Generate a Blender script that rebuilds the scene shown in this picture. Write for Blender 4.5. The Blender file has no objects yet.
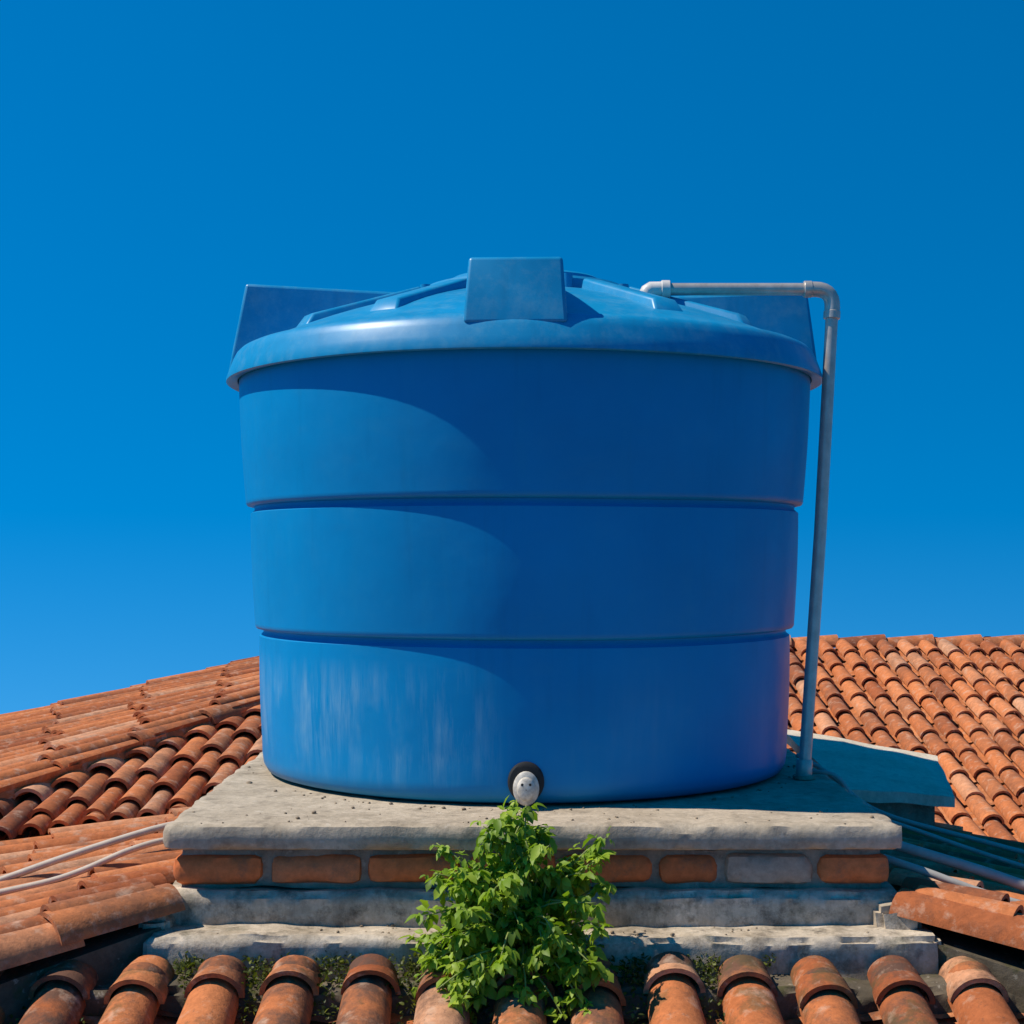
import bpy, bmesh, math, random
from mathutils import Vector, noise, Matrix
random.seed(7)
V=Vector
scene=bpy.context.scene

# ------------------------------------------------------------ helpers
def link(o,parent=None):
    scene.collection.objects.link(o)
    if parent: o.parent=parent
    return o
def empty(name):
    o=bpy.data.objects.new(name,None); o.empty_display_size=.1
    return link(o)
def mesh_obj(name,verts,faces,mat,parent=None,smooth=True,sharp=None,cols=None):
    me=bpy.data.meshes.new(name)
    me.from_pydata([tuple(v) for v in verts],[],faces)
    if cols:
        a=me.color_attributes.new("Col",'FLOAT_COLOR','POINT')
        flat=[]
        for c in cols: flat+= [c[0],c[1],c[2],1.0]
        a.data.foreach_set("color",flat)
    me.update()
    if smooth:
        me.polygons.foreach_set("use_smooth",[True]*len(me.polygons))
        if sharp: me.set_sharp_from_angle(angle=math.radians(sharp))
    me.materials.append(mat)
    o=bpy.data.objects.new(name,me)
    return link(o,parent)
def fix_normals(o):
    bm=bmesh.new(); bm.from_mesh(o.data); bmesh.ops.recalc_face_normals(bm,faces=bm.faces); bm.to_mesh(o.data); bm.free()

class N:
    def __init__(s,name):
        s.m=bpy.data.materials.new(name); s.m.use_nodes=True
        s.t=s.m.node_tree; s.b=s.t.nodes["Principled BSDF"]; s.out=s.t.nodes["Material Output"]
        s.tc=s.t.nodes.new("ShaderNodeTexCoord")
    def l(s,a,b): s.t.links.new(a,b)
    def mapping(s,scale):
        m=s.t.nodes.new("ShaderNodeMapping"); m.inputs["Scale"].default_value=scale
        s.l(s.tc.outputs["Object"],m.inputs["Vector"]); return m.outputs[0]
    def noise(s,scale,detail=5,rough=.6,vec=None):
        n=s.t.nodes.new("ShaderNodeTexNoise"); n.inputs["Scale"].default_value=scale
        n.inputs["Detail"].default_value=detail; n.inputs["Roughness"].default_value=rough
        s.l(vec or s.tc.outputs["Object"],n.inputs["Vector"]); return n.outputs["Fac"]
    def ramp(s,fac,stops):
        r=s.t.nodes.new("ShaderNodeValToRGB"); e=r.color_ramp.elements
        while len(e)<len(stops): e.new(.5)
        for i,(p,c) in enumerate(stops):
            e[i].position=p; e[i].color=(c[0],c[1],c[2],1) if not isinstance(c,float) else (c,c,c,1)
        s.l(fac,r.inputs[0]); return r.outputs[0]
    def mix(s,fac,a,b,mode='MIX'):
        m=s.t.nodes.new("ShaderNodeMix"); m.data_type='RGBA'; m.blend_type=mode
        for sock,v in ((m.inputs[0],fac),(m.inputs[6],a),(m.inputs[7],b)):
            if isinstance(v,(int,float)): sock.default_value=v
            elif isinstance(v,tuple): sock.default_value=(v[0],v[1],v[2],1)
            else: s.l(v,sock)
        return m.outputs[2]
    def math(s,op,a,b=0.0,c=None):
        m=s.t.nodes.new("ShaderNodeMath"); m.operation=op
        for i,v in enumerate((a,b,c)):
            if v is None: continue
            if isinstance(v,(int,float)): m.inputs[i].default_value=v
            else: s.l(v,m.inputs[i])
        return m.outputs[0]
    def bump(s,h,strength=.3,dist=.01):
        b=s.t.nodes.new("ShaderNodeBump"); b.inputs["Strength"].default_value=strength
        b.inputs["Distance"].default_value=dist
        s.l(h,b.inputs["Height"]); s.l(b.outputs[0],s.b.inputs["Normal"])
    def sep(s,vec=None):
        x=s.t.nodes.new("ShaderNodeSeparateXYZ"); s.l(vec or s.tc.outputs["Object"],x.inputs[0]); return x.outputs
    def attr(s):
        a=s.t.nodes.new("ShaderNodeAttribute"); a.attribute_name="Col"
        x=s.t.nodes.new("ShaderNodeSeparateColor"); s.l(a.outputs["Color"],x.inputs[0]); return x.outputs
    def set(s,color=None,rough=None,spec=None,metal=None):
        if color is not None:
            if isinstance(color,tuple): s.b.inputs["Base Color"].default_value=(*color,1)
            else: s.l(color,s.b.inputs["Base Color"])
        if rough is not None:
            if isinstance(rough,(int,float)): s.b.inputs["Roughness"].default_value=rough
            else: s.l(rough,s.b.inputs["Roughness"])
        if spec is not None: s.b.inputs["Specular IOR Level"].default_value=spec
        if metal is not None: s.b.inputs["Metallic"].default_value=metal
        return s.m

# ------------------------------------------------------------ materials
def mat_terracotta(name,dirt=.5,bright=1.0,moss=0.0):
    n=N(name); at=n.attr()
    k=bright
    base=n.ramp(at[0],[(0,(.38*k,.105*k,.036*k)),(.35,(.56*k,.170*k,.056*k)),(.7,(.68*k,.225*k,.078*k)),(1,(.70*k,.34*k,.18*k))])
    f=n.noise(45,6,.7)
    c=n.mix(1.0,base,n.ramp(f,[(.3,.62),(.7,1.0)]),'MULTIPLY')
    big=n.noise(9,8,.72)
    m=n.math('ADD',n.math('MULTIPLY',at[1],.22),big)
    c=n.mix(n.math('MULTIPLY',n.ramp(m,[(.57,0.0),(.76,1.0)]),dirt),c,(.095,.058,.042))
    spk=n.noise(95,4,.7)
    c=n.mix(n.math('MULTIPLY',n.ramp(spk,[(.58,0.0),(.66,1.0)]),dirt*.5),c,(.08,.052,.04))
    pale=n.noise(22,6,.65)
    c=n.mix(n.math('MULTIPLY',n.ramp(pale,[(.54,0.0),(.70,1.0)]),.48),c,(.62,.44,.31))
    if moss>0:
        g=n.noise(14,7,.7)
        gm=n.math('MULTIPLY',n.ramp(n.math('ADD',g,n.math('MULTIPLY',at[2],.25)),[(.70,0.0),(.80,1.0)]),moss)
        c=n.mix(gm,c,(.08,.075,.03))
    n.bump(n.math('ADD',f,n.math('MULTIPLY',big,.7)),.5,.006)
    return n.set(c,.9,.22)
M_tile=mat_terracotta("terracotta_tile",.50,1.03)
M_tile_front=mat_terracotta("weathered_tile",.85,.97,.5)
M_tile_far=mat_terracotta("far_tile",.40,1.08)

def mat_concrete(name,dark,light,stain=.6,scale=1.0,moss=.0):
    n=N(name)
    a=n.noise(6*scale,8,.7); b=n.noise(60*scale,5,.7); d=n.noise(17*scale,8,.75)
    c=n.ramp(a,[(.3,dark),(.7,light)])
    c=n.mix(1.0,c,n.ramp(b,[(.25,.68),(.7,1.0)]),'MULTIPLY')
    c=n.mix(n.math('MULTIPLY',n.ramp(d,[(.50,0.0),(.68,1.0)]),stain),c,(.060,.048,.034))
    dr=n.noise(1,6,.7,n.mapping((16,16,2.0)))
    c=n.mix(n.math('MULTIPLY',n.ramp(dr,[(.50,0.0),(.70,1.0)]),stain*.6),c,(.07,.055,.04))
    lic=n.noise(38,4,.6)
    c=n.mix(n.math('MULTIPLY',n.ramp(lic,[(.62,0.0),(.68,1.0)]),.30),c,(.66,.58,.46))
    if moss>0:
        g=n.noise(11,7,.7)
        c=n.mix(n.math('MULTIPLY',n.ramp(g,[(.54,0.0),(.64,1.0)]),moss),c,(.07,.07,.022))
    n.bump(n.math('ADD',n.math('MULTIPLY',b,.6),n.math('MULTIPLY',d,1.2)),.40,.008)
    return n.set(c,.92,.2)
M_slab=mat_concrete("slab_concrete",(.40,.315,.215),(.66,.535,.385),.45)
M_plaster=mat_concrete("old_plaster",(.36,.28,.19),(.84,.70,.53),.8,1.0,.28)
M_mortar=mat_concrete("mortar",(.26,.20,.135),(.52,.42,.31),.6)
M_bed=mat_concrete("mossy_mortar",(.08,.065,.042),(.22,.175,.12),.6,1.0,.8)
M_board=mat_concrete("pale_concrete",(.66,.55,.40),(.86,.74,.56),.15)
def mat_brick():
    n=N("brick"); at=n.attr()
    base=n.ramp(at[0],[(0,(.52,.14,.05)),(.6,(.80,.22,.070)),(.85,(.68,.26,.12)),(1,(.52,.42,.31))])
    f=n.noise(50,6,.7); g=n.noise(14,7,.75)
    c=n.mix(1.0,base,n.ramp(f,[(.3,.66),(.7,1.0)]),'MULTIPLY')
    c=n.mix(n.math('MULTIPLY',n.ramp(g,[(.52,0.0),(.66,1.0)]),.5),c,(.16,.11,.075))
    n.bump(f,.4,.005); return n.set(c,.9,.2)
M_brick=mat_brick()

def mat_tank(name):
    n=N(name)
    a=n.noise(2.2,5,.6)
    c=n.ramp(a,[(.3,(.0002,.205,.45)),(.7,(.0005,.250,.53))])
    sp=n.noise(130,3,.6)
    c=n.mix(n.math('MULTIPLY',n.ramp(sp,[(.62,0.0),(.75,1.0)]),.06),c,(.05,.32,.50))
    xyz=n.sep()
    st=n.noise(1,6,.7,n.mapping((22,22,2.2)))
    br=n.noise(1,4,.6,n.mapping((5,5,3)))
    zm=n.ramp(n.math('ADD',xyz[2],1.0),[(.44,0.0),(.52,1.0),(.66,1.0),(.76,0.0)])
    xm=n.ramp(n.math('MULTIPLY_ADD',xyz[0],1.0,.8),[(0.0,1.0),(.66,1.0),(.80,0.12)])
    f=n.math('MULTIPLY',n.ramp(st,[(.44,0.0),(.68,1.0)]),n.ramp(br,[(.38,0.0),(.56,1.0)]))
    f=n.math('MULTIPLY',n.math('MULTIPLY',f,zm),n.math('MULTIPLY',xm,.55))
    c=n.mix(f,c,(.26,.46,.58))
    s2=n.noise(1,6,.7,n.mapping((30,30,1.2)))
    c=n.mix(n.math('MULTIPLY',n.ramp(s2,[(.52,0.0),(.8,1.0)]),.18),c,(.02,.28,.45))
    s3=n.noise(1,7,.75,n.mapping((7,7,14)))
    c=n.mix(n.math('MULTIPLY',n.ramp(s3,[(.52,0.0),(.78,1.0)]),.12),c,(.06,.32,.46))
    s4=n.noise(1,7,.7,n.mapping((14,14,1.0)))
    c=n.mix(n.math('MULTIPLY',n.ramp(s4,[(.55,0.0),(.72,1.0)]),.20),c,(.001,.12,.27))
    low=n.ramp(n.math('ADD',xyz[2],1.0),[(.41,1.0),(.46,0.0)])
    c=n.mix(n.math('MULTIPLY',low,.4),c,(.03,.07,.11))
    r=n.ramp(n.noise(7,6,.7),[(.3,.34),(.7,.50)])
    n.bump(n.noise(5,3,.5),.2,.015)
    return n.set(c,r,.20)
M_tank=mat_tank("blue_polyethylene")
def mat_lid():
    n=N("blue_lid_plastic")
    a=n.noise(4,6,.65); c=n.ramp(a,[(.3,(.0015,.215,.42)),(.7,(.004,.275,.51))])
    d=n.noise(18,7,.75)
    c=n.mix(n.math('MULTIPLY',n.ramp(d,[(.46,0.0),(.72,1.0)]),.26),c,(.22,.42,.50))  # pale dust mottling, with whitish sunlit dome highlights put into the colour
    g=n.noise(1,6,.7,n.mapping((20,20,5)))
    c=n.mix(n.math('MULTIPLY',n.ramp(g,[(.52,0.0),(.74,1.0)]),.22),c,(.01,.10,.20))
    n.bump(n.noise(6,3,.5),.15,.01)
    return n.set(c,.38,.38)
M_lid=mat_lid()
def simple(name,col,rough=.5,metal=0,var=.25,scale=30):
    n=N(name); f=n.noise(scale,5,.65)
    lo=tuple(x*(1-var) for x in col)
    n.bump(f,.15,.003)
    return n.set(n.ramp(f,[(.3,lo),(.7,col)]),rough,.4,metal)
M_pvc=simple("galvanised_pipe",(.62,.54,.45),.32,.35,.3)
M_fit=simple("white_fitting",(.76,.70,.62),.4)
M_dark=simple("dark_rubber",(.022,.022,.022),.8)
M_outlet=simple("stained_fitting",(.78,.70,.58),.6,0,.6,55)
M_hose=simple("dusty_hose",(.62,.50,.38),.6)
M_cable=simple("grey_cable",(.46,.42,.36),.5)
M_wall=simple("painted_wall",(.62,.55,.42),.9,0,.2,3)
M_glass=simple("window_glass",(.03,.04,.05),.1)
M_wood=simple("wood",(.16,.09,.05),.6)
M_grit=simple("grit",(.36,.27,.18),.9,0,.6,20)

# ------------------------------------------------------------ geometry generators
def rough_box(x0,x1,y0,y1,z0,z1,cell=.03,amp=.003,seed=0,corner=.006,xf=None):
    nx=max(1,round((x1-x0)/cell)); ny=max(1,round((y1-y0)/cell)); nz=max(1,round((z1-z0)/cell))
    idx={}; vs=[]; fs=[]
    def vid(i,j,k):
        if (i,j,k) in idx: return idx[(i,j,k)]
        p=V((x0+(x1-x0)*i/nx,y0+(y1-y0)*j/ny,z0+(z1-z0)*k/nz))
        ex=(i in(0,nx))+(j in(0,ny))+(k in(0,nz))
        q=p.copy()
        if ex>=2:
            wear=corner*(.5+1.3*abs(noise.noise(p*9+V((seed,0,0))))+.8*max(0,noise.noise(p*31+V((seed,3,0)))))*(1 if ex==2 else 1.3)
            if i in(0,nx): q.x+= wear*(1 if i==0 else -1)
            if j in(0,ny): q.y+= wear*(1 if j==0 else -1)
            if k in(0,nz): q.z+= wear*(1 if k==0 else -1)
        q+=noise.noise_vector(p*14+V((seed*3.1,seed,0)))*amp+noise.noise_vector(p*4+V((seed*1.1,seed,5)))*amp*1.4
        idx[(i,j,k)]=len(vs); vs.append(q); return idx[(i,j,k)]
    for i in range(nx):
        for j in range(ny):
            fs.append((vid(i,j,0),vid(i,j+1,0),vid(i+1,j+1,0),vid(i+1,j,0)))
            fs.append((vid(i,j,nz),vid(i+1,j,nz),vid(i+1,j+1,nz),vid(i,j+1,nz)))
    for i in range(nx):
        for k in range(nz):
            fs.append((vid(i,0,k),vid(i+1,0,k),vid(i+1,0,k+1),vid(i,0,k+1)))
            fs.append((vid(i,ny,k),vid(i,ny,k+1),vid(i+1,ny,k+1),vid(i+1,ny,k)))
    for j in range(ny):
        for k in range(nz):
            fs.append((vid(0,j,k),vid(0,j,k+1),vid(0,j+1,k+1),vid(0,j+1,k)))
            fs.append((vid(nx,j,k),vid(nx,j+1,k),vid(nx,j+1,k+1),vid(nx,j,k+1)))
    if xf: vs=[xf(v) for v in vs]
    return vs,fs

def tube_data(pts,r,seg=12,radii=None,cap=True):
    pts=[V(p) for p in pts]; vs=[]; fs=[]
    up=None
    for i,p in enumerate(pts):
        if i==0: t=pts[1]-p
        elif i==len(pts)-1: t=p-pts[i-1]
        else: t=(pts[i+1]-p).normalized()+(p-pts[i-1]).normalized()
        t.normalize()
        if up is None:
            up=V((0,0,1)) if abs(t.z)<.9 else V((0,1,0))
        a=t.cross(up).normalized(); b=a.cross(t).normalized(); up=b
        rr=radii[i] if radii else r
        for s in range(seg):
            an=2*math.pi*s/seg
            vs.append(p+a*math.cos(an)*rr+b*math.sin(an)*rr)
    for i in range(len(pts)-1):
        for s in range(seg):
            s2=(s+1)%seg
            fs.append((i*seg+s,i*seg+s2,(i+1)*seg+s2,(i+1)*seg+s))
    if cap:
        fs.append(tuple(range(seg))[::-1]); fs.append(tuple((len(pts)-1)*seg+s for s in range(seg)))
    return vs,fs
def merge(parts):
    vs=[];fs=[]
    for v,f in parts:
        o=len(vs); vs+=v; fs+=[tuple(i+o for i in q) for q in f]
    return vs,fs
def catmull(pts,n=8):
    pts=[V(p) for p in pts]; P=[pts[0]]+pts+[pts[-1]]; out=[]
    for i in range(1,len(P)-2):
        for k in range(n):
            t=k/n; a,b,c,d=P[i-1],P[i],P[i+1],P[i+2]
            out.append(.5*((2*b)+(c-a)*t+(2*a-5*b+4*c-d)*t*t+(3*b-a-3*c+d)*t*t*t))
    out.append(pts[-1]); return out

def half_tile(vs,fs,cols,p0,p1,side,nrm,r0,r1,lift,col,seg=9,thick=.011,rings=3,squash=.95):
    d=(p1-p0); L=d.length; dn=d/L
    o=len(vs)
    for k in range(rings+1):
        t=k/rings
        c=p0+d*t+nrm*(lift*t); r=r0+(r1-r0)*t
        for s in range(seg+1):
            an=math.pi*s/seg
            w=1+.03*noise.noise((c+side*math.cos(an)*r)*18)
            vs.append(c+side*math.cos(an)*r*w+nrm*math.sin(an)*r*squash*w); cols.append(col)
    w=seg+1
    for k in range(rings):
        for s in range(seg):
            fs.append((o+k*w+s,o+k*w+s+1,o+(k+1)*w+s+1,o+(k+1)*w+s))
    o2=len(vs)
    for (rr,off) in ((r1,0),(r1-thick,0)):
        for s in range(seg+1):
            an=math.pi*s/seg
            vs.append(p1+nrm*lift+side*math.cos(an)*rr+nrm*math.sin(an)*rr*squash+dn*off); cols.append(col)
    for s in range(seg):
        fs.append((o2+s,o2+s+1,o2+w+s+1,o2+w+s))
    o3=len(vs)
    for off in (0,-.08):
        for s in range(seg+1):
            an=math.pi*s/seg; rr=r1-thick
            vs.append(p1+nrm*lift+side*math.cos(an)*rr+nrm*math.sin(an)*rr*squash+dn*off); cols.append((col[0]*.6,1,col[2]))  # tile hollow coloured darker: its inner shade put into the vertex colour
    for s in range(seg):
        fs.append((o3+s,o3+s+1,o3+w+s+1,o3+w+s))

def pan_tile(vs,fs,cols,p0,p1,side,nrm,r,lift,col,seg=6):
    o=len(vs); d=p1-p0
    for k in (0,1):
        c=p0+d*k+nrm*(lift*k)
        for s in range(seg+1):
            an=math.pi*s/seg
            vs.append(c+side*math.cos(an)*r-nrm*(math.sin(an)*r*.7-r*.35)); cols.append(col)
    w=seg+1
    for s in range(seg): fs.append((o+s,o+w+s,o+w+s+1,o+s+1))

def tile_roof(name,c00,c10,c01,c11,spacing,mat,parent,expo=.33,first=None,jit=.008,seg=9,rings=3,pan=1.0):
    c00,c10,c01,c11=map(V,(c00,c10,c01,c11))
    vs=[];fs=[];cols=[]
    W=max((c10-c00).length,(c11-c01).length); n=max(2,round(W/spacing))
    for i in range(n):
        for kind in (0,1):
            s=(i+(.5 if kind==0 else 1.0))/n
            if s>1: continue
            a=c00.lerp(c10,s); b=c01.lerp(c11,s)
            L=(b-a).length
            if L<.05: continue
            dn=(b-a)/L
            sd0=((c10-c00).lerp(c11-c01,.5))
            nrm=(sd0.cross(b-a)).normalized()
            if nrm.z<0: nrm=-nrm
            side=dn.cross(nrm).normalized()
            edges=[0]
            x=(first if first else expo)+random.uniform(-jit,jit)
            while x<L-.03: edges.append(x); x+=expo+random.uniform(-jit,jit)*.6
            edges.append(L)
            for q in range(len(edges)-1):
                v0,v1=edges[q],edges[q+1]
                v0e=max(0,v0-.05)
                t=(v0+v1)/2/L
                spl=((c10-c00).length*(1-t)+(c11-c01).length*t)/n
                spc=min(spl,spacing*1.15)
                r=spc*.40*random.uniform(.94,1.04)
                col=(min(1,max(0,random.gauss(.5,.27))),random.random(),random.random())
                js=side*random.uniform(-1,1)*spc*.035
                tw=side*random.uniform(-1,1)*spc*.045+nrm*random.uniform(-.003,.004)
                if kind==0:
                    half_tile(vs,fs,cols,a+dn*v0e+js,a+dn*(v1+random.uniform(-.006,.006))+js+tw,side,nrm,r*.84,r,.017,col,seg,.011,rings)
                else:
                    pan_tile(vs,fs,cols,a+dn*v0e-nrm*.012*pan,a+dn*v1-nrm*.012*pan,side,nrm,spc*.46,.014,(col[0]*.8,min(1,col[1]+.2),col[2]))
    return mesh_obj(name,vs,fs,mat,parent,True,None,cols)

def ridge_caps(name,p0,p1,r,mat,parent,length=.34,up=V((0,0,1)),seg=10):
    p0=V(p0);p1=V(p1); d=p1-p0; L=d.length; dn=d/L; n=max(1,round(L/length))
    side=dn.cross(up).normalized(); nrm=side.cross(dn).normalized()
    if nrm.z<0: nrm=-nrm
    vs=[];fs=[];cols=[]
    for i in range(n):
        a=p0+dn*(L*i/n-.05); b=p0+dn*(L*(i+1)/n)
        col=(min(1,max(0,random.gauss(.5,.25))),random.random(),random.random())
        j=side*random.uniform(-.006,.006)
        half_tile(vs,fs,cols,a+j,b+j+side*random.uniform(-.006,.006),side,nrm,r*.86,r*random.uniform(.97,1.04),.018,col,seg,.013,3,.9)
    return mesh_obj(name,vs,fs,mat,parent,True,None,cols)

def quad_solid(name,cs,depth,mat,parent):
    cs=[V(c) for c in cs]; vs=cs+[V((c.x,c.y,c.z-depth)) for c in cs]
    fs=[(0,1,2,3),(7,6,5,4)]+[(i,(i+4),((i+1)%4)+4,(i+1)%4) for i in range(4)]
    o=mesh_obj(name,vs,fs,mat,parent,False); fix_normals(o); return o

# ------------------------------------------------------------ WATER TANK
tank=empty("water_tank")
TX,TY=.035,4.3
def revolve(profile,seg=160):
    vs=[];fs=[]
    for (r,z) in profile:
        for s in range(seg):
            a=2*math.pi*s/seg
            w=1+.0022*noise.noise(V((math.cos(a)*1.6,math.sin(a)*1.6,z*2.2)))
            vs.append(V((TX+math.cos(a)*r*w,TY+math.sin(a)*r*w,z+.0025*noise.noise(V((math.cos(a)*1.3,math.sin(a)*1.3,9)))*(1 if z>-.5 else 0))))
    for i in range(len(profile)-1):
        for s in range(seg):
            s2=(s+1)%seg
            fs.append((i*seg+s,i*seg+s2,(i+1)*seg+s2,(i+1)*seg+s))
    return vs,fs
ZS=-.5855
body=[(0,ZS+.004),(.60,ZS+.004),(.700,ZS+.005),(.722,ZS+.012),(.732,ZS+.030),(.7355,ZS+.055),(.7365,ZS+.09)]
def band(r0,z0,r1,z1):
    out=[]
    for k in range(1,8):
        t=k/8; out.append((r0+(r1-r0)*t+.0025*math.sin(math.pi*t),z0+(z1-z0)*t))
    return out
body+=band(.7365,ZS+.09,.744,-.210)
body+=[(.7435,-.208),(.738,-.204),(.7325,-.198),(.7335,-.190),(.7515,-.186),(.7555,-.180),(.756,-.172)]
body+=band(.756,-.172,.768,.126)
body+=[(.7675,.128),(.762,.132),(.7565,.138),(.7575,.146),(.7765,.150),(.7805,.157),(.781,.165)]
body+=band(.781,.165,.799,.47)
body+=[(.80,.485),(.80,.52)]
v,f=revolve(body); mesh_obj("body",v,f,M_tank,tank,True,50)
lid=[(.802,.505),(.804,.492),(.828,.487),(.834,.490),(.834,.498),(.826,.520),(.816,.546),(.808,.562),(.798,.572),(.785,.578),(.765,.580)]
for k in range(1,9):
    t=k/8; lid.append((.765+(.335-.765)*t,.580+(.722-.580)*t+.012*math.sin(math.pi*t)))
lid+=[(.325,.724),(.300,.724),(.296,.728),(.294,.756),(.286,.764),(.24,.770),(.225,.770),(.220,.786),(.21,.792),(.10,.800),(0,.802)]
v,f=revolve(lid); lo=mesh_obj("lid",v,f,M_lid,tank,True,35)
def cone_z(r):
    t=max(0,min(1,(.765-r)/(.43))); return .580+.142*t+.012*math.sin(math.pi*t)
def radial_block(name,ang,ro_b,ro_t,ri,wb,wt,zb,zt_o,zt_i,bev=.012):
    c,s=math.cos(ang),math.sin(ang)
    def T(r,t,z): return V((TX+c*r-s*t,TY+s*r+c*t,z))
    K=6; vs=[];fs=[]
    for k in range(K+1):
        u=k/K
        rb=ro_b+(ri-ro_b)*u; rt=ro_t+(ri-ro_t)*u
        zt=zt_o+(zt_i-zt_o)*u
        ww=wb+(wb*.86-wb)*u; wt2=wt+(wt*.86-wt)*u
        zb2=zb if k==0 else min(zt-.02,cone_z(rb)-.03)
        vs+= [T(rb,-ww,zb2),T(rb,ww,zb2),T(rt,wt2,zt),T(rt,-wt2,zt)]
    for k in range(K):
        o=k*4
        for e in range(4):
            e2=(e+1)%4; fs.append((o+e,o+e2,o+4+e2,o+4+e))
    fs.append((3,2,1,0)); o=K*4; fs.append((o,o+1,o+2,o+3))
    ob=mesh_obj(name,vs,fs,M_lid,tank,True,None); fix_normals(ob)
    m=ob.modifiers.new("b",'BEVEL'); m.width=bev; m.segments=3; m.limit_method='ANGLE'; m.angle_limit=math.radians(40)
    ob.data.set_sharp_from_angle(angle=math.radians(80))
    return ob
radial_block("lid_block_1",-math.pi/2-.034,.812,.785,.36,.122,.110,.548,.707,.716,.009)
radial_block("lid_block_2",math.pi,.822,.775,.33,.124,.112,.515,.768,.745,.009)
radial_block("lid_block_3",0,.815,.785,.33,.124,.112,.515,.748,.732,.009)
radial_block("lid_block_4",math.pi/2,.812,.785,.33,.124,.112,.520,.75,.735,.009)
for i,a in enumerate([-152,-122,-58,-28,28,58,122,152]):
    a2=math.radians(a)
    radial_block("lid_rib_%d"%(i+1),a2,.68,.65,.335,.050,.036,cone_z(.68)-.01,cone_z(.65)+.022,cone_z(.335)+.026,.008)
for i in range(8):
    a=math.radians(22+45*i)
    p=V((TX+.296*math.cos(a),TY+.296*math.sin(a),.745))
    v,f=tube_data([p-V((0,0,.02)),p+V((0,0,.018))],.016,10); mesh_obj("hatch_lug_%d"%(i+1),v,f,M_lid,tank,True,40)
def disc_stack(name,center,dirn,prof,mat,parent,seg=28,zs=1.0):
    dirn=V(dirn).normalized(); a=dirn.cross(V((0,0,1))).normalized(); b=a.cross(dirn).normalized()
    vs=[];fs=[]
    for (r,h) in prof:
        for s in range(seg):
            an=2*math.pi*s/seg; vs.append(V(center)+dirn*h+a*math.cos(an)*r+b*math.sin(an)*r*zs)
    for i in range(len(prof)-1):
        for s in range(seg):
            s2=(s+1)%seg; fs.append((i*seg+s,(i+1)*seg+s,(i+1)*seg+s2,i*seg+s2))
    o=mesh_obj(name,vs,fs,mat,parent,True,35); fix_normals(o); return o
oc=V((TX-.002,TY-.736,ZS+.052))
disc_stack("outlet_boss",oc+V((0,0,.010)),(0,-1,0),[(.044,-.01),(.043,.004),(.039,.008),(.032,.009),(.001,.009)],M_dark,tank,28,1.12)
disc_stack("outlet_flange",oc-V((0,0,.004)),(0,-1,0),[(.031,.006),(.031,.016),(.028,.020),(.022,.022),(.020,.032),(.016,.036),(.008,.038),(.001,.038)],M_outlet,tank,28,1.3)
for i,(dx,dz_) in enumerate(((-.009,.008),(.009,.008),(0,-.014))):
    disc_stack("outlet_bolt_%d"%(i+1),oc+V((dx,-.034,dz_)),(0,-1,0),[(.0038,0),(.0035,.003),(.0005,.004)],M_dark,tank,8)

# ------------------------------------------------------------ WATER PIPE
pipe=empty("water_pipe")
zt=.726; A=V((.40,4.05,zt)); E=V((.862,4.05,zt)); B=V((.779,4.03,ZS+.004))
dn=(B-E).normalized()
arc=[A,E-V((.05,0,0))]
for k in range(1,7):
    t=k/7; p=(E-V((.05,0,0))).lerp(E,t).lerp(E.lerp(E+dn*.05,t),t); arc.append(p)
arc+=[E+dn*.05,E.lerp(B,.5)+V((.004,0,0)),B]
v,f=tube_data(arc,.0165,18); mesh_obj("pipe",v,f,M_pvc,pipe,True,50)
def collar(name,p,q,r,mat=M_pvc):
    v,f=tube_data([p,p.lerp(q,.08),p.lerp(q,.92),q],r,18,[r*.93,r,r,r*.93]); mesh_obj(name,v,f,mat,pipe,True,40)
arc2=[E-V((.062,0,0))]+arc[1:-2]+[E+dn*.062]
v,f=tube_data(arc2,.0205,18); mesh_obj("elbow",v,f,M_pvc,pipe,True,50)
collar("elbow_collar_1",E-V((.080,0,0)),E-V((.058,0,0)),.0225)
collar("elbow_collar_2",E+dn*.058,E+dn*.080,.0225)
el=[V((.36,4.05,.69)),V((.36,4.05,.712)),V((.364,4.05,.720)),V((.374,4.05,.726)),V((.41,4.05,.726))]
v,f=tube_data(el,.021,18); mesh_obj("inlet_elbow",v,f,M_fit,pipe,True,50)
collar("inlet_collar_1",V((.40,4.05,.726)),V((.424,4.05,.726)),.024,M_fit)
collar("inlet_collar_2",V((.36,4.05,.675)),V((.36,4.05,.703)),.027,M_fit)
collar("foot_collar",B+V((0,0,.0)),B+V((.002,0,.05)),.0215)
collar("foot_flange",B+V((0,0,-.002)),B+V((0,0,.008)),.030,M_mortar)

# ------------------------------------------------------------ PEDESTAL
ped=empty("brick_pedestal")
v,f=rough_box(-.775,.865,3.335,5.12,ZS-.058,ZS,.02,.0016,1,.006); mesh_obj("concrete_slab",v,f,M_slab,ped,True,45)
v,f=rough_box(-.745,.835,3.385,5.05,-.742,ZS-.055,.03,.004,2); mesh_obj("mortar_core",v,f,M_mortar,ped,True,45)
vs=[];fs=[];cols=[]
x=-.757; i=0
cc=[.55,.7,.5,.65,.6,.4,.98,.62,.3]
ws=[.200,.208,.206,.20,.20,.135,.195,.205,.03]
while x<.80:
    w=ws[i%9]; x1=min(x+w,.845)
    if x1-x<.05: break
    b=rough_box(x,x1,3.366+random.uniform(-.003,.004),3.44,-.723+random.uniform(-.002,.002),-.660,.02,.0028,i+10,.007)
    o=len(vs); vs+=b[0]; fs+=[tuple(q+o for q in ff) for ff in b[1]]
    c=(cc[i%9],random.random(),random.random()); cols+=[c]*len(b[0]); x=x1+.014; i+=1
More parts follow.
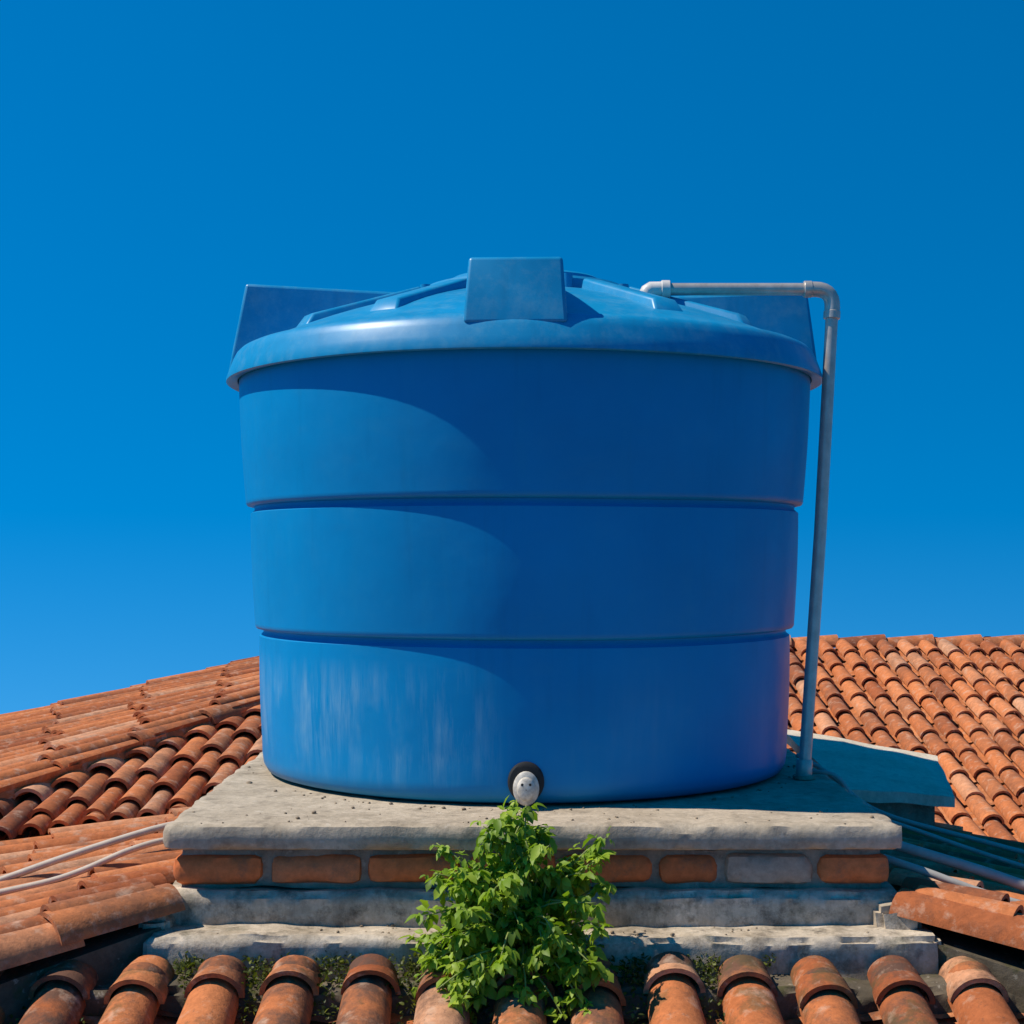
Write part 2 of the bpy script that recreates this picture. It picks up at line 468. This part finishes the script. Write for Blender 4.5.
for sx in (-.757,.845):
    y=3.46
    while y<4.95:
        xa=(sx,sx+.06) if sx<0 else (sx-.06,sx)
        b=rough_box(xa[0],xa[1],y,y+.19,-.722,-.662,.02,.0022,int(y*9),.007)
        o=len(vs); vs+=b[0]; fs+=[tuple(q+o for q in ff) for ff in b[1]]
        c=(random.uniform(.3,.7),0,0); cols+=[c]*len(b[0]); y+=.206
mesh_obj("bricks",vs,fs,M_brick,ped,True,45,cols)
v,f=rough_box(-.785,.875,3.345,5.08,-.90,-.738,.015,.005,4,.010); mesh_obj("plaster_base",v,f,M_plaster,ped,True,60)
v,f=rough_box(-.795,.925,3.235,3.42,-.92,-.810,.012,.005,5,.010); mesh_obj("base_ledge",v,f,M_plaster,ped,True,60)
v,f=rough_box(-.815,-.745,3.30,3.42,-.93,-.785,.012,.009,6,.012); mesh_obj("plaster_lump_1",v,f,M_plaster,ped,True,60)
v,f=rough_box(.80,.895,3.31,3.46,-.93,-.755,.012,.011,7,.015); mesh_obj("plaster_lump_2",v,f,M_plaster,ped,True,60)
gv=[]
def pebble(p,r):
    vs=[];fs=[]
    for k,(zz,rr) in enumerate(((0,.8),(.55,1),(1,.5))):
        for s in range(5):
            a=s*1.2566+k*.5; vs.append(p+V((math.cos(a)*r*rr*random.uniform(.7,1.3),math.sin(a)*r*rr*random.uniform(.7,1.3),zz*r)))
    for k in range(2):
        for s in range(5):
            s2=(s+1)%5; fs.append((k*5+s,k*5+s2,k*5+5+s2,k*5+5+s))
    fs.append((10,11,12,13,14)); return vs,fs
for k in range(260):
    if random.random()<.35:
        x_=random.uniform(-.74,.84); y_=3.35+abs(random.gauss(0,.12)); z_=ZS-.001
        if (x_-TX)**2+(y_-TY)**2<.735**2: continue
    elif random.random()<.5:
        a=random.uniform(math.pi,2*math.pi); rr=.745+abs(random.gauss(0,.02)); x_=TX+math.cos(a)*rr; y_=TY+math.sin(a)*rr; z_=ZS-.001
    else:
        x_=random.uniform(-.76,.90); y_=random.uniform(3.26,3.345); z_=-.811
    gv.append(pebble(V((x_,y_,z_)),abs(random.gauss(0,.0022))+.001))
v,f=merge(gv); mesh_obj("grit",v,f,M_grit,None,True)

# ------------------------------------------------------------ HOUSE
house=empty("tiled_house")
S=math.tan(math.radians(18))
def Fz(d): return -.888-(3.22-d)*S
tile_roof("front_roof_tiles",(-1.485,3.225,Fz(3.225)),(1.675,3.225,Fz(3.225)),(-1.485,.7,Fz(.7)),(1.675,.7,Fz(.7)),.158,M_tile_front,house,.34,.125,.026,14,5)
quad_solid("front_roof_deck",[(-1.6,3.30,Fz(3.3)-.045),(1.62,3.30,Fz(3.3)-.045),(1.62,.72,Fz(.72)-.06),(-1.6,.72,Fz(.72)-.06)],.06,M_bed,house)
v,f=rough_box(-1.05,1.25,3.13,3.26,-1.0,-.890,.014,.014,9,.012); mesh_obj("mortar_bed",v,f,M_bed,house,True,60)
tile_roof("left_roof_tiles",(-.80,3.30,-.745),(-.80,4.78,-.79),(-3.3,1.2,-1.30),(-3.3,3.5,-1.05),.165,M_tile,house,.36,.24,.03,10)
quad_solid("left_roof_deck",[(-.76,3.30,-.80),(-.76,4.9,-.84),(-3.3,3.6,-1.10),(-3.3,1.15,-1.36)],.25,M_bed,house)
ridge_caps("left_hip_caps",(-.79,3.33,-.778),(-3.3,1.17,-1.32),.066,M_tile,house,.24)
tile_roof("right_roof_tiles",(.90,3.30,-.755),(.90,4.95,-.80),(3.4,1.4,-1.27),(3.4,3.9,-1.25),.165,M_tile,house,.36,.2,.03,10)
quad_solid("right_roof_deck",[(.84,3.30,-.81),(.84,5.0,-.85),(3.4,4.0,-1.30),(3.4,1.35,-1.33)],.25,M_bed,house)
ridge_caps("right_hip_caps",(.90,3.33,-.785),(3.4,1.4,-1.28),.062,M_tile,house,.32)
dl=V((0,0,-.022))
Pr=V((-.80,7.44,-.385))+dl; Pl=V((-2.96,6.18,-.866))+dl; Ql=V((-2.18,3.68,-.889)); Qr=V((-.77,6.1,-.478))
tile_roof("wing_roof_tiles",Pr,Qr,Pl,Ql,.15,M_tile,house,.40,.2,.03,9,3)
dz=V((0,0,-.035))
quad_solid("wing_roof_deck",[Pr+dz,Qr+dz,Ql+dz,Pl+dz],.12,M_bed,house)
ridge_caps("wing_ridge_caps",Pr-V((0,0,.025)),Pl-V((0,0,.025)),.055,M_tile,house,.36)
ridge_caps("wing_edge_caps",Qr-V((0,0,.03)),Ql-V((0,0,.03)),.055,M_tile,house,.36)
tile_roof("wing_back_tiles",Pl-V((0,0,.03)),Pr-V((0,0,.03)),(-3.9,8.3,-1.45),(-1.7,9.5,-1.0),.17,M_tile,house,.36,None,.01,6,2)
tile_roof("lower_wing_tiles",(-1.85,4.30,-.84),(-.6,6.38,-.49),(-1.85,4.22,-.85),(-.6,4.86,-.775),.150,M_tile,house,.26,.2,.03,10)
quad_solid("lower_wing_deck",[(-1.85,4.32,-.88),(-.6,6.40,-.53),(-.6,4.88,-.82),(-1.85,4.24,-.90)],.2,M_bed,house)
def wall_box(name,x0,x1,y0,y1,z0,z1,parent):
    v=[V(p) for p in ((x0,y0,z0),(x1,y0,z0),(x1,y1,z0),(x0,y1,z0),(x0,y0,z1),(x1,y0,z1),(x1,y1,z1),(x0,y1,z1))]
    f=[(3,2,1,0),(4,5,6,7),(0,1,5,4),(1,2,6,5),(2,3,7,6),(3,0,4,7)]
    return mesh_obj(name,v,f,M_wall,parent,False)
G=-4.6
wall_box("walls",-3.0,3.1,1.3,6.3,G,-1.42,house)
wall_box("wing_walls",-3.4,-.8,6.31,8.4,G,-1.3,house)
for i,xx in enumerate((-1.9,0,1.9)):
    mesh_obj("window_%d"%(i+1),[V((xx-.5,1.29,-3.6)),V((xx+.5,1.29,-3.6)),V((xx+.5,1.29,-2.5)),V((xx-.5,1.29,-2.5))],[(0,1,2,3)],M_glass,house,False)
    parts=[]
    for (a,b,c,d) in ((xx-.56,xx+.56,-3.67,-3.6),(xx-.56,xx+.56,-2.5,-2.43),(xx-.56,xx-.5,-3.6,-2.5),(xx+.5,xx+.56,-3.6,-2.5),(xx-.02,xx+.02,-3.6,-2.5)):
        parts.append(rough_box(a,b,1.24,1.3,c,d,.3,0,0,0))
    v,f=merge(parts); mesh_obj("window_frame_%d"%(i+1),v,f,M_wood,house,False)

house2=empty("tiled_house")
zr=-.535; S2=math.tan(math.radians(15))
tile_roof("roof_tiles",(-.3,9.5,zr),(6.5,9.5,zr),(-.3,5.5,zr-4*S2),(6.5,5.5,zr-4*S2),.128,M_tile_far,house2,.265,None,.012,8,2)
quad_solid("roof_deck",[(-.3,9.5,zr-.05),(6.5,9.5,zr-.05),(6.5,5.5,zr-4*S2-.05),(-.3,5.5,zr-4*S2-.05)],.08,M_bed,house2)
tile_roof("back_roof_tiles",(-.3,9.55,zr),(6.5,9.55,zr),(-.3,13,zr-3.45*S2),(6.5,13,zr-3.45*S2),.17,M_tile_far,house2,.5,None,.01,5,1)
ridge_caps("ridge_caps",(-.35,9.53,zr-.015),(6.55,9.53,zr-.015),.070,M_tile_far,house2,.30)
wall_box("walls",-.1,6.3,6.35,12.6,G,zr-4*S2+.02,house2)

bd=empty("concrete_board")
def bilin(cs):
    cs=[V(c) for c in cs]
    def xf(p):
        q=cs[0].lerp(cs[1],p.x).lerp(cs[3].lerp(cs[2],p.x),p.y); return q+V((0,0,p.z))
    return xf
def board(name,cs,th,mat,parent,seed):
    v,f=rough_box(0,1,0,1,-th,0,.05,0,seed,0)
    nx=[]
    xf=bilin(cs)
    for p in v:
        q=xf(p); q+=noise.noise_vector(q*9+V((seed,0,0)))*.006; nx.append(q)
    return mesh_obj(name,nx,f,mat,parent,True,50)
board("board",[(.985,4.42,-.672),(1.335,4.55,-.712),(1.42,5.05,-.655),(.93,5.25,-.585)],.032,M_board,bd,3)
board("support",[(1.03,4.50,-.705),(1.29,4.60,-.745),(1.35,5.0,-.69),(.97,5.15,-.625)],.14,M_mortar,bd,5)

def cable(name,pts,r,mat):
    v,f=tube_data(catmull(pts,10),r,10); return mesh_obj(name,v,f,mat,None,True,60)
cable("water_hose",[(-1.75,3.45,-.93),(-1.35,3.66,-.815),(-1.1,3.75,-.735),(-.92,3.82,-.685),(-.83,3.9,-.675),(-.80,4.05,-.69)],.009,M_hose)
cable("water_hose",[(-1.75,3.30,-.94),(-1.33,3.52,-.812),(-1.08,3.60,-.760),(-.93,3.66,-.705),(-.85,3.72,-.69),(-.79,3.8,-.70)],.008,M_hose)
cable("electric_cable",[(.80,4.10,-.575),(.87,4.05,-.58),(.93,3.98,-.66),(1.05,3.9,-.70),(1.3,3.8,-.775),(1.8,3.6,-.90)],.006,M_cable)
cable("electric_cable",[(.84,4.45,-.575),(.92,4.35,-.62),(1.02,4.2,-.70),(1.3,4.1,-.77),(1.9,4.0,-.92)],.007,M_cable)
cable("drain_pipe",[(.86,3.62,-.665),(.95,3.60,-.690),(1.1,3.57,-.732),(1.3,3.52,-.79),(1.9,3.35,-.93)],.013,M_cable)
cable("electric_cable",[(.86,3.50,-.690),(.95,3.46,-.715),(1.08,3.42,-.758),(1.3,3.36,-.815),(1.8,3.2,-.94)],.009,M_cable)

# ------------------------------------------------------------ PLANT
def mat_leaf(name,c0,c1,c2):
    n=N(name); at=n.attr()
    c=n.ramp(at[0],[(0,c0),(.5,c1),(1,c2)])
    n.set(c,.5,.35)
    tr=n.t.nodes.new("ShaderNodeBsdfTranslucent"); n.l(n.mix(1.0,c,(1.3,1.4,.6),'MULTIPLY'),tr.inputs[0])
    mx=n.t.nodes.new("ShaderNodeMixShader"); mx.inputs[0].default_value=.4
    n.l(n.b.outputs[0],mx.inputs[1]); n.l(tr.outputs[0],mx.inputs[2]); n.l(mx.outputs[0],n.out.inputs[0])
    return n.m
M_leaf=mat_leaf("leaf",(.08,.15,.010),(.24,.37,.022),(.44,.54,.06))
M_stem=simple("green_stem",(.25,.30,.07),.6)
M_moss=mat_leaf("moss_leaf",(.03,.045,.008),(.09,.11,.015),(.20,.22,.03))
def leaf(vs,fs,cols,p,d,up,L,Wd,col):
    d=d.normalized(); s=d.cross(up)
    if s.length<.01: s=V((1,0,0))
    s.normalize(); n=s.cross(d).normalized()
    o=len(vs)
    prof=[(0,.06),(.22,.85),(.45,.8),(.66,.85),(1.0,.0)]
    for i,(t,w) in enumerate(prof):
        c=p+d*(L*t)-n*(L*.28*t*t)
        if w<=0: vs.append(c); cols.append(col); continue
        w*=random.uniform(.75,1.2)
        vs+= [c-s*Wd*w+n*Wd*.35*w,c,c+s*Wd*w+n*Wd*.35*w]; cols+=[col]*3
    for i in range(3):
        a=o+i*3; b=a+3
        fs.append((a,a+1,b+1,b)); fs.append((a+1,a+2,b+2,b+1))
    a=o+9; e=o+12; fs.append((a,a+1,e)); fs.append((a+1,a+2,e))
plant=empty("leafy_plant")
lv=[];lf=[];lc=[]; stems=[]
def rnd(a,b): return random.uniform(a,b)
tips=[]
for k in range(24):
    tips.append(V((rnd(-.06,.14),rnd(3.12,3.27),rnd(-.69,-.55))))
tips+=[V((.205,3.22,-.59)),V((.01,3.25,-.515)),V((.03,3.2,-.52)),V((.19,3.2,-.63)),V((-.16,3.2,-.60)),V((-.165,3.18,-.66)),V((-.11,3.2,-.63)),V((-.02,3.22,-.54)),V((-.13,3.16,-.68)),V((.16,3.18,-.66)),V((.17,3.14,-.72)),V((-.18,3.14,-.74))]
for k in range(80):
    a=rnd(-.18,.21); tips.append(V((a,rnd(3.03,3.26),rnd(-.88,-.63)-abs(a)*.12)))
for k in range(26):
    tips.append(V((rnd(-.17,.17),rnd(2.99,3.16),rnd(-.93,-.80))))
for k in range(8):
    tips.append(V((rnd(-.22,-.12),rnd(3.1,3.2),rnd(-.88,-.80))))
for tp in tips:
    root=V((rnd(-.03,.06),rnd(3.20,3.24),-.86))
    mid=root.lerp(tp,.55)+V((rnd(-.03,.03),rnd(-.03,.01),rnd(.03,.08)))
    pts=catmull([root,mid,tp],6)
    stems.append(tube_data(pts,.002,5,[.0036-.0024*i/len(pts) for i in range(len(pts))]))
    clump=random.random()
    nl=int(rnd(14,24))
    for q in range(nl):
        t=1-.72*(random.random()**1.3); idx=t*(len(pts)-1); i0=min(int(idx),len(pts)-2)
        p=pts[i0].lerp(pts[i0+1],idx-i0)
        out=(V((rnd(-1,1),rnd(-1,.7),rnd(-.8,.6)))).normalized()
        off=out*rnd(.004,.024)
        L=rnd(.014,.038)
        c=min(1,max(0,random.gauss(.25+.45*clump,.18)))
        base=p+off
        leaf(lv,lf,lc,base,out+V((0,0,rnd(-1.2,.1))),V((rnd(-.9,.4),rnd(-.6,.4),1)),L,L*.30,(c,0,0))
        sdd=out.cross(V((0,0,1))).normalized()
        for sg in (-1,1):
            leaf(lv,lf,lc,base-out*.004,out*.6+sdd*sg*.9+V((0,0,rnd(-1.0,.1))),V((rnd(-.9,.4),rnd(-.6,.4),1)),L*.72,L*.24,(c,0,0))
mesh_obj("leaves",lv,lf,M_leaf,plant,True,None,lc)
v,f=merge(stems); mesh_obj("stems",v,f,M_stem,plant,True)

mv=[];mf=[];mc=[]
cols_x=[-.774+.158*(k-1) for k in range(-1,15)]
for k in range(5500):
    cx=random.choice(cols_x)+.079+random.gauss(0,.027); d=3.25-abs(random.gauss(0,.09))
    if noise.noise(V((cx*3.5,d*3,2)))<-.12: continue
    if d<2.88: continue
    z=Fz(d)+.0+rnd(-.01,.018)
    if d>3.12: z+=.020
    leaf(mv,mf,mc,V((cx,d,z)),V((rnd(-1,1),rnd(-1,1),rnd(.2,1.2))),V((rnd(-1,1),rnd(-1,1),1)),rnd(.006,.015),rnd(.002,.005),(min(1,max(0,random.gauss(.38,.27))),0,0))
mesh_obj("moss",mv,mf,M_moss,None,True,None,mc)

# ------------------------------------------------------------ GROUND
def ground():
    vs=[];fs=[]; rings=[0,6,14,24,32,40,60,100,200,500,1200,3000,6000]; seg=64
    for r in rings:
        for s in range(seg):
            a=2*math.pi*s/seg; x=math.cos(a)*r; y=5+math.sin(a)*r
            z=G-(0 if r<26 else (r-26)*.22)
            if 20<r<1000: z+=noise.noise(V((x*.03,y*.03,0)))*min(1,r/60)*1.2-.6
            vs.append(V((x,y,z)))
    for i in range(len(rings)-1):
        for s in range(seg):
            s2=(s+1)%seg; fs.append((i*seg+s,(i+1)*seg+s,(i+1)*seg+s2,i*seg+s2))
    n=N("ground_soil"); a=n.noise(.4,8,.7); b=n.noise(6,8,.7)
    c=n.mix(n.ramp(a,[(.42,0.0),(.58,1.0)]),(.16,.12,.08),(.06,.09,.025)); c=n.mix(1.0,c,n.ramp(b,[(.3,.6),(.7,1.0)]),'MULTIPLY')
    n.bump(b,.4,.05)
    mesh_obj("ground",vs,fs,n.set(c,.95,.2),None,True)
ground()

# ------------------------------------------------------------ LIGHT
elev=math.radians(54); az=math.radians(-92)
sd=V((math.sin(az)*math.cos(elev),math.cos(az)*math.cos(elev),math.sin(elev)))
sun=bpy.data.lights.new("sun",'SUN'); sun.energy=5.0; sun.angle=math.radians(.5); sun.color=(1,.93,.82)
so=bpy.data.objects.new("sun",sun); so.rotation_euler=sd.to_track_quat('Z','Y').to_euler(); link(so)
w=bpy.data.worlds.new("World"); scene.world=w; w.use_nodes=True; t=w.node_tree
bg=t.nodes["Background"]; sky=t.nodes.new("ShaderNodeTexSky"); sky.sky_type='NISHITA'; sky.sun_disc=False
sky.sun_elevation=elev; sky.sun_rotation=az; sky.altitude=800; sky.air_density=1.0; sky.dust_density=.0; sky.ozone_density=3.0
tc=t.nodes.new("ShaderNodeTexCoord"); ad=t.nodes.new("ShaderNodeVectorMath"); ad.operation='ADD'; ad.inputs[1].default_value=(0,0,.34)
nm=t.nodes.new("ShaderNodeVectorMath"); nm.operation='NORMALIZE'
t.links.new(tc.outputs["Generated"],ad.inputs[0]); t.links.new(ad.outputs[0],nm.inputs[0]); t.links.new(nm.outputs[0],sky.inputs[0])
hs=t.nodes.new("ShaderNodeHueSaturation"); hs.inputs["Saturation"].default_value=1.47; hs.inputs["Hue"].default_value=.495; hs.inputs["Value"].default_value=1.0
t.links.new(sky.outputs[0],hs.inputs["Color"]); t.links.new(hs.outputs[0],bg.inputs[0]); bg.inputs[1].default_value=.148

# ------------------------------------------------------------ CAMERA
cam=bpy.data.cameras.new("camera"); co=bpy.data.objects.new("camera",cam); link(co)
co.location=(0,0,0); co.rotation_euler=(math.radians(90),0,0)
cam.sensor_width=36; cam.lens=1510/1024*36; cam.shift_y=48/1024; cam.clip_end=20000; cam.clip_start=.05
scene.camera=co
scene.view_settings.view_transform='Standard'; scene.view_settings.look='None'; scene.view_settings.exposure=0
